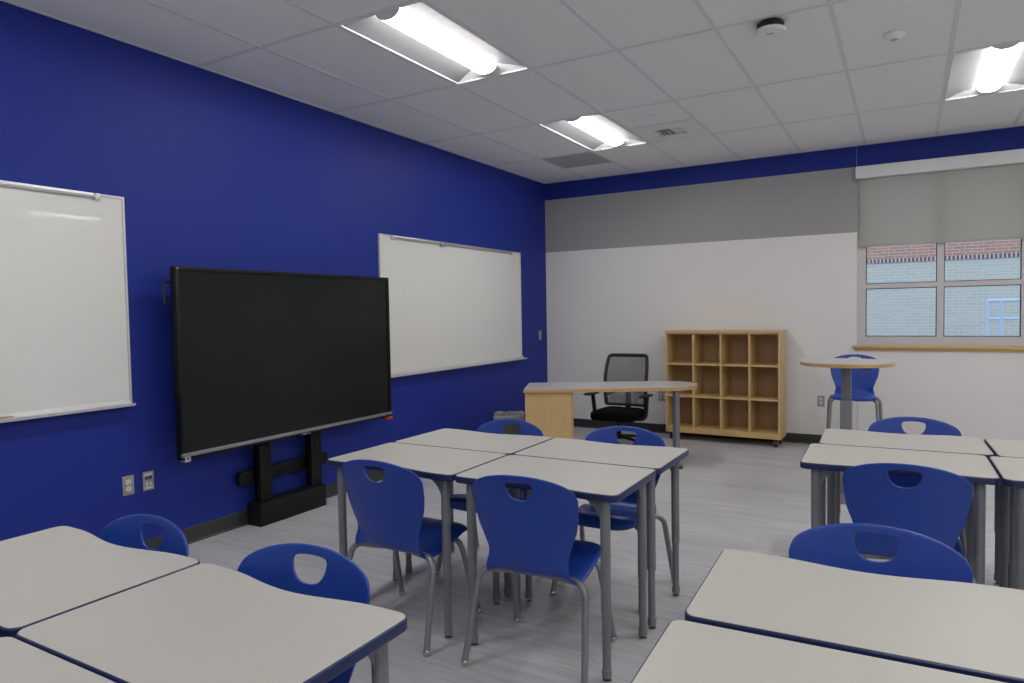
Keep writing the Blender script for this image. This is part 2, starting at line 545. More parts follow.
for ci, rj in lights:
    loc = (colx(ci)+GX/2, rj*GY+GY/2, H)
    lb = lab.get((ci, rj), 'recessed ceiling light out of view beside or behind the camera')
    if first:
        tro.location = loc; tro['label'] = lb; tro['group'] = GL if (ci, rj) in lab else 'unseen ceiling lights'; first = False
    else:
        dup(tro, loc, 0, lb, GL if (ci, rj) in lab else 'unseen ceiling lights')

# ceiling fittings
t_ = thing('air_vent', 'square white ceiling air vent with dark curved slots beside a light', 'air vent', (colx(3)+GX/2, 2*GY+0.6096*1.5, H))
bm = NB()
q = 0.29
for a, b_, c, d in ((-q, q, -q, -0.12), (-q, q, 0.12, q), (-q, -0.13, -0.12, 0.12), (0.13, q, -0.12, 0.12)):
    box(bm, a, b_, c, d, -0.004, 0.006)
obj('face_plate', bm, 'matte_white', t_, smooth=False)
bm = NB(); box(bm, -0.13, 0.13, -0.12, 0.12, 0.055, 0.06)
obj('duct_opening', bm, 'black_metal', t_, smooth=False)
for k in range(6):
    bm = NB()
    x = -0.105+0.042*k
    tilt = -0.012 if k < 3 else 0.016
    pts = [(x, -0.12, -0.002), (x, 0.12, -0.002), (x+tilt, 0.12, 0.02), (x+tilt, -0.12, 0.02)]
    vs1 = [bm.verts.new(p) for p in pts]; vs2 = [bm.verts.new((p[0]+0.005, p[1], p[2])) for p in pts]
    bm.faces.new(vs1); bm.faces.new(vs2)
    for i in range(4): bm.faces.new((vs1[i], vs1[(i+1) % 4], vs2[(i+1) % 4], vs2[i]))
    obj('louver', bm, 'matte_white', t_, smooth=False)
t_ = thing('return_grille', 'square grey perforated return air panel in the ceiling by the corner', 'grille', (colx(1)+GX/2, 3*GY+0.6096/2, H))
bm = NB(); box(bm, -0.292, 0.292, -0.292, 0.292, -0.001, 0.008)
obj('perforated_panel', bm, 'return_grey', t_, smooth=False)

t_ = thing('wireless_access_point', 'round white ceiling device on a black mount near the top edge', 'ceiling device', (3.335, 1.30, H))
bm = NB(); lathe(bm, [(0.0, 0), (0.062, 0), (0.075, -0.012), (0.075, -0.040), (0.0, -0.040)], seg=40)
obj('mount', bm, 'black_plastic', t_)
bm = NB(); lathe(bm, [(0, -0.040), (0.076, -0.040), (0.085, -0.046), (0.085, -0.054), (0.078, -0.062), (0, -0.065)], seg=48)
obj('cover', bm, 'matte_white', t_)
bm = NB(); box(bm, -0.022, 0.018, -0.012, 0.006, -0.0665, -0.0645)
obj('logo_mark', bm, 'light_grey_logo', t_, smooth=False)
t_ = thing('occupancy_sensor', 'small white domed ceiling sensor with a dark lens', 'sensor', (3.948, 1.885, H))
bm = NB(); lathe(bm, [(0.0, -0.0), (0.062, -0.0), (0.062, -0.006), (0.05, -0.02), (0.028, -0.032), (0, -0.034)], seg=40)
obj('housing', bm, 'matte_white', t_)
bm = NB(); lathe(bm, [(0.02, -0.032), (0.019, -0.038), (0, -0.040)], seg=24)
obj('lens', bm, 'return_grey', t_)
t_ = thing('sprinkler_cover', 'tiny flat white sprinkler cover disc in the ceiling beside the vent', 'sprinkler', (2.155, 2.739, H))
bm = NB(); lathe(bm, [(0, -0.008), (0.036, -0.008), (0.041, -0.004), (0.036, -0.001), (0.030, -0.001), (0.030, 0.0), (0, 0)], seg=32)
obj('cover_disc', bm, 'matte_white', t_)

# ------------------------------------------------------------------ window
bm = NB()
Y0, Y1 = 4.985, 5.055
GZ0, GZT0, GZT1 = 1.150, 1.640, 1.688
box(bm, WX0, 3.660, Y0, Y1, WZ0, WZ1); box(bm, 4.953, WX1, Y0, Y1, WZ0, WZ1)
box(bm, 4.281, 4.339, Y0, Y1, WZ0, WZ1)
for a, b_ in ((3.660, 4.281), (4.339, 4.953)):
    box(bm, a, b_, Y0+0.002, Y1-0.002, WZ0, GZ0)
    box(bm, a, b_, Y0+0.002, Y1-0.002, GZT0, GZT1)
    box(bm, a, b_, Y0+0.002, Y1-0.002, WZ1-0.08, WZ1)
win = struct(obj('window_1', bm, 'window_metal', smooth=False), 'aluminium framed window with a roller shade pulled halfway down')
for a, b_ in ((3.660, 4.281), (4.339, 4.953)):
    for c, d in ((GZ0, GZT0), (GZT1, WZ1-0.08)):
        bm = NB()
        g = 0.007
        ym = 5.02
        box(bm, a, a+g, ym-0.012, ym+0.012, c, d); box(bm, b_-g, b_, ym-0.012, ym+0.012, c, d)
        box(bm, a, b_, ym-0.012, ym+0.012, c, c+g); box(bm, a, b_, ym-0.012, ym+0.012, d-g, d)
        obj('gasket', bm, 'gasket', win, smooth=False)
        bm = NB(); quad(bm, [(a+g, ym, c+g), (b_-g, ym, c+g), (b_-g, ym, d-g), (a+g, ym, d-g)])
        obj('glass_pane', bm, 'window_glass', win, smooth=False)
bm = NB(); box(bm, WX0-0.035, WX1+0.035, YB-0.035, YB+0.02, 1.032, WZ0, bev=0.005); box(bm, WX0-0.02, WX1+0.02, YB-0.016, YB+0.001, 1.008, 1.032, bev=0.003)
obj('window_sill', bm, 'maple', win)
bm = NB(); box(bm, WX0, WX1, YB+0.18, YB+0.26, 1.03, 1.065)
obj('outer_sill', bm, 'window_metal', win, smooth=False)

t_ = thing('roller_shade', 'grey-green roller shade drawn halfway down the window under a pale valance', 'window shade', (0, 0, 0))
bm = NB(); box(bm, 3.570, 5.05, YB-0.085, YB-0.002, 2.752, 2.872, bev=0.003)
obj('valance', bm, 'lamp_white', t_)
bm = NB()
ysd = YB-0.018
box(bm, 3.605, 5.02, ysd-0.001, ysd+0.001, 2.080, 2.78)
obj('shade_cloth', bm, 'shade_cloth', t_, smooth=False)
bm = NB(); box(bm, 3.605, 5.02, ysd-0.006, ysd+0.005, 2.062, 2.083, bev=0.002)
obj('hem_bar', bm, 'shade_cloth', t_)

# outside
bm = NB(); box(bm, -30, 45, 5.25, 60, -0.6, -0.5)
o = struct(obj('ground', bm, 'ground_concrete', smooth=False))
bld = thing('brick_building', 'brick building across the yard, red brick above pale grey-blue brick', 'building', (0, 17, 0))
bm = NB(); box(bm, -20, 30, 0, 4, 2.66, 6.2); obj('upper_wall', bm, 'brick_red', bld, smooth=False)
bm = NB(); box(bm, -20, 30, -0.03, 0.0, 2.56, 2.66); obj('soldier_course', bm, 'brick_soldier', bld, smooth=False)
bm = NB(); box(bm, -20, 30, 0, 4, -0.5, 2.66); obj('lower_wall', bm, 'brick_grey', bld, smooth=False)
ral = thing('yard_railing', 'pale blue metal pipe railing outside the right window pane', 'railing', (4.95, 8, 0))
bm = NB()
for z in (1.505, 1.27):
    tube(bm, [(0, 0, z), (2.4, 0, z)], 0.022)
obj('rail', bm, 'rail_blue', ral)
for x in (0.0, 0.14, 1.3, 2.4):
    bm = NB(); tube(bm, [(x, 0, -0.5), (x, 0, 1.505)], 0.020 if x != 0.14 else 0.024); obj('post', bm, 'rail_blue', ral)

# ------------------------------------------------------------------ whiteboards
def whiteboard(y0, y1, z0, z1, rail, tray, lab, clip=None):
    t_ = thing('whiteboard', lab, 'whiteboard', (0, y0, z0))
    Wd, Hd = y1-y0, z1-z0
    bm = NB(); box(bm, 0.001, 0.014, 0.01, Wd-0.01, 0.01, Hd-0.01); obj('writing_surface', bm, 'board_white', t_, smooth=False)
    bm = NB()
    box(bm, 0.001, 0.020, 0, 0.012, 0, Hd); box(bm, 0.001, 0.020, Wd-0.012, Wd, 0, Hd)
    box(bm, 0.001, 0.020, 0.012, Wd-0.012, 0, 0.012); box(bm, 0.001, 0.020, 0.012, Wd-0.012, Hd-0.012, Hd)
    obj('frame', bm, 'board_frame', t_, smooth=False)
    bm = NB()
    ra, rb = rail[0]-y0, rail[1]-y0
    box(bm, 0.014, 0.030, ra, rb, Hd-0.030, Hd-0.004, bev=0.002); box(bm, 0.028, 0.034, ra, rb, Hd-0.020, Hd-0.013)
    obj('map_rail', bm, 'aluminium', t_)
    bm = NB()
    for e in (ra, rb): box(bm, 0.012, 0.036, e-0.012, e+0.018, Hd-0.038, Hd-0.001, bev=0.003)
    obj('rail_end_stop', bm, 'board_frame', t_)
    if clip:
        bm = NB(); c = clip-y0
        box(bm, 0.030, 0.044, c-0.045, c+0.045, Hd-0.040, Hd-0.006, bev=0.003); box(bm, 0.038, 0.052, c-0.012, c+0.012, Hd-0.050, Hd-0.02, bev=0.003)
        obj('map_clip', bm, 'plate_steel', t_)
    bm = NB()
    ta, tb = tray[0]-y0, tray[1]-y0
    prof = [(0.001, 0.0), (0.001, 0.028), (0.016, 0.026), (0.022, 0.006), (0.062, 0.002), (0.068, 0.008), (0.072, 0.006), (0.070, -0.008), (0.03, -0.010)]
    A = [bm.verts.new((x, ta, z)) for x, z in prof]; B = [bm.verts.new((x, tb, z)) for x, z in prof]
    n = len(prof)
    for i in range(n): bm.faces.new((A[i], A[(i+1) % n], B[(i+1) % n], B[i]))
    bm.faces.new(A); bm.faces.new(B)
    obj('marker_tray', bm, 'board_frame', t_, smooth=False)
    return t_
wl = whiteboard(-3.03, -0.536, 0.955, 2.177, (-2.85, -0.70), (-2.98, -0.545), 'whiteboard at the left edge of the photo with a red marker on its tray')
bm = NB(); box(bm, 0.014, 0.0145, 2.33, 2.42, 0.018, 0.030)
obj('sticker', bm, 'sticker_green', wl, smooth=False)['label'] = 'small green sticker'
whiteboard(1.722, 4.265, 0.908, 2.172, (1.90, 4.05), (1.76, 4.30), 'whiteboard behind the big screen, nearer the far corner', clip=2.66)
t_ = thing('marker', 'red handled marker with tan tip lying on the left whiteboard tray', 'marker', (0.045, -1.345, 0.970))
bm = NB(); tube(bm, [(0, -0.06, 0.002), (0, 0.09, 0.002)], [0.011, 0.010], seg=14); obj('barrel', bm, 'red_plastic', t_)
bm = NB(); tube(bm, [(0, 0.09, 0.002), (0, 0.10, 0.001), (0, 0.17, 0.0)], [0.007, 0.006, 0.003], seg=12); obj('tip', bm, 'tan_wood', t_)

# ------------------------------------------------------------------ display on its stand
d = thing('interactive_display', 'large black flat touch screen on a stand in front of the blue wall', 'screen', (0.15, -0.362, 0.582))
DW, DH = 1.960, 1.190
bm = NB(); box(bm, 0.015, 0.055, 0.0, DW, 0.012, DH, bev=0.004); box(bm, -0.025, 0.002, 0.25, DW-0.25, 0.15, DH-0.2, bev=0.01)
obj('casing', bm, 'bezel', d)
bm = NB()
bz = 0.024
for a, b_, c, e in ((0, DW, DH-bz, DH), (0, bz, 0.055, DH-bz), (DW-bz, DW, 0.055, DH-bz)):
    box(bm, 0.055, 0.070, a, b_, c, e, bev=0.002)
box(bm, 0.055, 0.070, 0, DW, 0.012, 0.030, bev=0.002)
obj('bezel', bm, 'bezel', d)
bm = NB(); box(bm, 0.052, 0.060, bz, DW-bz, 0.052, DH-bz)
obj('glass_panel', bm, 'screen_glass', d, smooth=False)
bm = NB(); box(bm, 0.055, 0.074, 0.0, DW, 0.030, 0.052, bev=0.002)
obj('silver_strip', bm, 'silver_trim', d)['label'] = 'silver strip along the bottom edge'
bm = NB(); box(bm, 0.070, 0.0715, 0.02, 0.055, 0.002, 0.034); box(bm, 0.03, 0.070, 0.018, 0.057, -0.002, 0.036)
box(bm, 0.0715, 0.0722, 0.032, 0.043, 0.012, 0.024, mi=1)
obj('corner_badge', bm, ['light_grey_logo', 'bezel'], d, smooth=False)['label'] = 'small square grey badge'
bm = NB(); box(bm, 0.070, 0.0712, 0.955, 1.005, 0.015, 0.021); box(bm, 0.070, 0.0712, 1.01, 1.03, 0.016, 0.020)
obj('logo_mark', bm, 'light_grey_logo', d, smooth=False)['label'] = 'tiny pale logo mark'
bm = NB(); box(bm, 0.03, 0.066, DW-0.055, DW+0.012, -0.012, 0.012, bev=0.003)
box(bm, 0.067, 0.069, DW-0.045, DW-0.02, -0.004, 0.004, mi=1)
obj('corner_port', bm, ['orange', 'bezel'], d)['label'] = 'orange plug at the lower right corner'
bm = NB(); box(bm, 0.060, 0.0712, 0.006, 0.022, DH-0.016, DH-0.008)
obj('indicator_light', bm, 'tan_wood', d, smooth=False)
bm = NB(); tube(bm, fillet([(0.01, 0.0, 0.965), (0.01, -0.040, 0.965), (0.01, -0.040, 1.095), (0.01, 0.0, 1.095)], 0.015), 0.007, seg=10)
obj('carry_handle', bm, 'black_plastic', d)
bm = NB(); box(bm, -0.045, -0.025, 0.45, 1.35, 0.30, 0.75, bev=0.004)
obj('mount_plate', bm, 'black_metal', d)

st = thing('display_stand', 'black floor-standing wall lift with two uprights under the big screen', 'stand', (0.016, 0.28, 0))
bm = NB(); box(bm, 0, 0.135, -0.02, 0.60, 0, 0.160, bev=0.004); box(bm, 0.02, 0.135, -0.005, 0.585, 0.160, 0.166)
obj('base_box', bm, 'black_metal', st)
for y in (0.012, 0.490):
    bm = NB(); box(bm, 0.045, 0.062, y, y+0.100, 0.166, 1.30); box(bm, 0.045, 0.105, y, y+0.018, 0.166, 0.565); box(bm, 0.045, 0.085, y+0.03, y+0.08, 0.5, 1.25); box(bm, 0.045, 0.105, y+0.085, y+0.100, 0.166, 0.565)
    box(bm, 0.07, 0.105, y+0.018, y+0.085, 0.166, 0.565, bev=0.003)
    obj('upright', bm, 'black_metal', st)
bm = NB()
prism(bm, rrect(-0.115, 0.72, 0.295, 0.39, 0.03), 0.012, 0.044, bev=0.003)
for v in bm.verts: v.co = Vector((v.co.z, v.co.x, v.co.y))
obj('cross_plate', bm, 'black_metal', st)

# ------------------------------------------------------------------ outlets and switch
def plate(name, label, cat, loc, rz, w_=0.07, h_=0.115, kind='duplex'):
    """local: x right, z up, faces -y"""
    t_ = thing(name, label, cat, loc, rz)
    bm = NB(); box(bm, -w_/2, w_/2, -0.006, 0, -h_/2, h_/2, bev=0.002); obj('cover_plate', bm, 'plate_steel', t_)
    if kind in ('duplex', 'quad'):
        for cx in ((0,) if kind == 'duplex' else (-w_/4, w_/4)):
            for z in (-0.021, 0.021):
                bm = NB()
                prism(bm, rrect(cx-0.0165, cx+0.0165, z-0.0145, z+0.0145, 0.011), 0, 0.003)
                for v in bm.verts: v.co = Vector((v.co.x, -0.006-v.co.z, v.co.y))
                so = obj('socket', bm, 'socket_white', t_, smooth=False)
                bm = NB()
                for sx_ in (-0.006, 0.006): box(bm, cx+sx_-0.001, cx+sx_+0.001, -0.0095, -0.0089, z-0.002, z+0.007)
                box(bm, cx-0.002, cx+0.002, -0.0095, -0.0089, z-0.010, z-0.006)
                obj('slots', bm, 'black_plastic', so, smooth=False)
    elif kind == 'data':
        for x in (-0.012, 0.012):
            bm = NB(); box(bm, x-0.010, x+0.010, -0.0085, -0.004, 0.010, 0.028); obj('data_jack', bm, 'jack_blue', t_, smooth=False)
            bm = NB(); box(bm, x-0.005, x+0.005, -0.0085, -0.004, -0.028, -0.006); obj('coax_insert', bm, 'socket_white', t_, smooth=False)
        bm = NB(); box(bm, -0.025, 0.025, -0.0075, -0.004, 0.036, 0.046); box(bm, -0.025, 0.025, -0.0075, -0.004, -0.046, -0.036); obj('label_strip', bm, 'socket_white', t_, smooth=False)
    elif kind == 'switch':
        bm = NB(); box(bm, -0.005, 0.005, -0.016, -0.004, -0.012, 0.012, bev=0.002); obj('toggle', bm, 'plate_steel', t_)
    return t_
plate('electrical_outlet', 'steel outlet plate with two white sockets, left one on the blue wall', 'outlet', (0, -0.571, 0.468), R(90))
plate('data_outlet', 'steel data plate with two dark blue jacks on the blue wall', 'outlet', (0, -0.446, 0.468), R(90), kind='data')
plate('light_switch', 'narrow steel switch plate on the blue wall near the far corner', 'switch', (0, 4.77, 1.170), R(90), kind='switch')
plate('electrical_outlet', 'steel outlet plate between the cubby shelf and the round table', 'outlet', (3.243, YB, 0.466), 0)
plate('electrical_outlet', 'four-socket outlet plate on the white wall between office chair and cubbies', 'outlet', (1.530, YB, 0.441), 0, w_=0.115, kind='quad')

# ------------------------------------------------------------------ student desk
TH = 0.755
def desk_outline():
    """local: x -W/2..W/2; seam edge at y=+D/2, user edge at y=-D/2, concave in the middle"""
    W, D, r = 0.756, 0.50, 0.034
    pts = []
    # user edge from left to right
    for cx, cy, a0 in ((-W/2+r, -D/2+r, 180),):
        for k in range(7): a = R(a0+90*k/6); pts.append((cx+r*math.cos(a), cy+r*math.sin(a)))
    n = 22
    for k in range(1, n):
        x = -W/2+r+(W-2*r)*k/n
        t = x/(W/2)
        off = 0.036*math.cos(PI*t/1.5)**2 if abs(t) < 0.75 else 0
        pts.append((x, -D/2+off))
    for cx, cy, a0 in ((W/2-r, -D/2+r, 270), (W/2-r, D/2-r, 0), (-W/2+r, D/2-r, 90)):
        for k in range(7): a = R(a0+90*k/6); pts.append((cx+r*math.cos(a), cy+r*math.sin(a)))
    return pts

def inset_outline(pts, ins):
    n = len(pts); out = []
    for i in range(n):
        a = Vector(pts[i-1]); b_ = Vector(pts[(i+1) % n]); dd = (b_-a).normalized()
        out.append((pts[i][0]-dd.y*ins, pts[i][1]+dd.x*ins))
    return out

def make_desk():
    r = thing('student_desk', '', 'desk')
    ol = desk_outline()
    bm = NB(); prism(bm, ol, TH-0.030, TH-0.0008, bev=0.005, seg=3); obj('edge_band', bm, 'navy_edge', r)['label'] = 'navy blue rim of the top'
    bm = NB(); prism(bm, inset_outline(ol, 0.0045), TH-0.004, TH, bev=0.0006, seg=1); obj('desktop', bm, 'laminate', r)
    for sx_, sy_ in ((-1, -1), (1, -1), (1, 1), (-1, 1)):
        x = sx_*(0.312 if sy_ < 0 else 0.320); y = sy_*0.20 if sy_ > 0 else -0.205
        bm = NB()
        tube(bm, [(x, y, 0.275), (x, y, TH-0.030)], 0.0200, seg=20)
        lg = obj('leg', bm, 'leg_grey', r)
        bm = NB()
        tube(bm, [(x, y, 0.050), (x, y, 0.275)], 0.0165, seg=18)
        for k in range(5):      # adjustment holes
            z = 0.12+0.033*k
            box(bm, x-sx_*0.0168-0.001, x-sx_*0.0168+0.001, y-0.003, y+0.003, z, z+0.006, mi=1)
        lo = obj('lower_tube', bm, ['leg_grey', 'black_plastic'], lg)
        bm = NB()
        lathe(bm, [(0.0165, 0.052), (0.0195, 0.050), (0.020, 0.020), (0.017, 0.016), (0, 0.016)], (x, y), seg=18)
        obj('collar', bm, 'leg_grey', lg)
        bm = NB()
        lathe(bm, [(0.006, 0.018), (0.006, 0.010), (0.018, 0.008), (0.019, 0.002), (0.016, 0), (0, 0)], (x, y), seg=18)
        obj('glide', bm, 'chrome', lg)
        bm = NB()       # curved gussets under the top
        for (dx, dy) in ((-sx_, 0), (0, -sy_)):
            n = 7; A = []; B = []
            prof = [(0.010, TH-0.031)]
            for k in range(n+1):
                a = PI/2*k/n
                prof.append((0.120-0.103*math.sin(a), TH-0.031-0.115*(1-math.cos(a))))
            prof.append((0.010, TH-0.146))
            px, py = (0, 0.0025) if dx else (0.0025, 0)
            A = [bm.verts.new((x+dx*d_+px, y+dy*d_+py, z)) for d_, z in prof]
            B = [bm.verts.new((x+dx*d_-px, y+dy*d_-py, z)) for d_, z in prof]
            bm.faces.new(A); bm.faces.new(list(reversed(B)))
            for i in range(len(A)): bm.faces.new((A[i], B[i], B[(i+1) % len(A)], A[(i+1) % len(A)]))
        obj('gusset', bm, 'leg_grey', lg)
    bm = NB()           # rails under the top
    box(bm, -0.285, 0.285, 0.19, 0.21, TH-0.052, TH-0.030); box(bm, -0.315, -0.295, -0.15, 0.18, TH-0.052, TH-0.030); box(bm, 0.295, 0.315, -0.15, 0.18, TH-0.052, TH-0.030)
    obj('under_frame', bm, 'leg_grey', r, smooth=False)
    return r

proto_desk = make_desk()
desk_used = False
def place_desk(x, y, rz, label, group):
    global desk_used
    if not desk_used:
        desk_used = True
        proto_desk.location = (x, y, 0); proto_desk.rotation_euler = (0, 0, rz)
        proto_desk['label'] = label; proto_desk['group'] = group
        return proto_desk
    return dup(proto_desk, (x, y, 0), rz, label, group)
G1, G2, G3, G4 = 'four desks pushed together in the centre', 'desks pushed together at the lower left', 'desks at the lower right foreground', 'desks pushed together in front of the window'
# centre: user edge faces -y for the near row, +y for the far row
place_desk(1.932, -0.262, 0, 'near left desk of the centre group with a chair tucked under it', G1)
place_desk(2.695, -0.266, 0, 'near right desk of the centre group, closest to the camera', G1)
place_desk(1.936, 0.243, PI, 'far left desk of the centre group, nearest the waste bin', G1)
place_desk(2.700, 0.243, PI, 'far right desk of the centre group, nearest the office chair', G1)
place_desk(1.884, -1.938, PI, 'desk at the left edge of the photo against the blue wall side', G2)
place_desk(2.646, -1.942, PI, 'desk at the lower left with its navy corner near the aisle', G2)
place_desk(2.646, -2.446, 0, 'desk cut off by the lower left corner of the photo', G2)
place_desk(1.884, -2.446, 0, 'desk mostly out of view left of the lower left corner', G2)
a = R(2)
def rfp(u, v): return (3.572+u*math.cos(a)-v*math.sin(a), -0.875+u*math.sin(a)+v*math.cos(a))
p = rfp(0.363, -0.278); place_desk(p[0], p[1], PI+a, 'farther desk of the lower right foreground with a chair behind it', G3)
p = rfp(0.347, -0.800); place_desk(p[0], p[1], a, 'nearest desk cut off by the bottom edge at the lower right', G3)
place_desk(3.975, 0.652, R(1), 'nearer desk in the row before the window with a chair tucked in', G4)
place_desk(4.000, 1.165, PI+R(2), 'farther left desk in the row before the window', G4)
place_desk(4.738, 0.660, R(1), 'nearer desk cut off by the right edge of the photo', G4)
place_desk(4.765, 1.175, PI+R(2), 'farther desk cut off by the right edge of the photo', G4)

# ------------------------------------------------------------------ plastic chair shell
PROF = [(0.224, 0.384), (0.223, 0.408), (0.213, 0.431), (0.188, 0.441), (0.12, 0.439), (0.02, 0.418), (-0.07, 0.400), (-0.130, 0.396), (-0.166, 0.414),
        (-0.184, 0.452), (-0.195, 0.52), (-0.206, 0.62), (-0.218, 0.69), (-0.232, 0.76), (-0.244, 0.822)]
def crom(P, t):
    n = len(P)-1
    x = min(max(t, 0), 1)*n
    i = min(int(x), n-1); f = x-i
    p0 = P[max(i-1, 0)]; p1 = P[i]; p2 = P[i+1]; p3 = P[min(i+2, n)]
    return tuple(0.5*((2*b)+(-a+c)*f+(2*a-5*b+4*c-d_)*f*f+(-a+3*b-3*c+d_)*f**3) for a, b, c, d_ in zip(p0, p1, p2, p3))
dense = [crom(PROF, k/600) for k in range(601)]
cum = [0.0]
for a_, b_ in zip(dense[:-1], dense[1:]): cum.append(cum[-1]+math.dist(a_, b_))
LEN = cum[-1]
def prof_at(s):
    s = min(max(s, 0), 1)*LEN
    lo, hi = 0, 600
    while hi-lo > 1:
        md = (lo+hi)//2
        if cum[md] <= s: lo = md
        else: hi = md
    f = (s-cum[lo])/(cum[hi]-cum[lo])
    A, B = dense[lo], dense[hi]
    tx, tz = B[0]-A[0], B[1]-A[1]; l = math.hypot(tx, tz)
    return A[0]+tx*f, A[1]+tz*f, tx/l, tz/l
# arc position of a given height on the back
def s_of_z(z):
    for i in range(600):
        if dense[i][0] < -0.155 and dense[i][1] >= z: return cum[i]/LEN
    return 1.0
S_BEND = s_of_z(0.425)
SZ = [(0.0, 0.172), (0.03, 0.190), (0.08, 0.207), (0.20, 0.218), (0.34, 0.218), (S_BEND-0.10, 0.212), (S_BEND-0.045, 0.192), (S_BEND, 0.184), (s_of_z(0.455), 0.175), (s_of_z(0.49), 0.178), (s_of_z(0.53), 0.194), (s_of_z(0.60), 0.219),
      (s_of_z(0.66), 0.228), (s_of_z(0.72), 0.233), (s_of_z(0.77), 0.235), (1.0, 0.235)]
def halfw(s):
    for (a_, wa), (b_, wb) in zip(SZ[:-1], SZ[1:]):
        if s <= b_:
            f = (s-a_)/(b_-a_); f = f*f*(3-2*f)*0.35+f*0.65
            return wa+(wb-wa)*f
    return SZ[-1][1]
def shell_pt(s, t):
    ta = abs(t)
    S1 = s_of_z(0.62)
    if s > S1:          # arched top
        drop = 0.066*(1-(1-min(ta, 1)**2.8)**(1/2.8))+0.036*ta*ta
        k = ((s-S1)/(1-S1))
        s = s - (drop/LEN)*k
    elif s < 0.2:
        drop = 0.03*(1-(1-min(ta, 1)**3)**(1/3))
        s = s + (drop/LEN)*(1-s/0.2)
    y, z, ty, tz = prof_at(s)
    ny, nz = tz, -ty     # normal towards the sitter
    if ny*0.5+nz < 0: ny, nz = -ny, -nz
    w_ = halfw(s)
    back = max(0.0, min(1.0, (s-S_BEND+0.08)/0.16)); back = back*back*(3-2*back)
    c = 0.040*back*(1-0.25*max(0, (s-0.8)/0.2)) + 0.006*(1-back)
    c2 = -0.028*(1-back)*(ta**6)
    off = c*t*t + c2
    dish = -0.010*(1-back)*math.cos(PI*t/2)*math.exp(-((s-0.30)/0.13)**2)
    off += dish
    return Vector((w_*t, y+ny*off, z+nz*off))

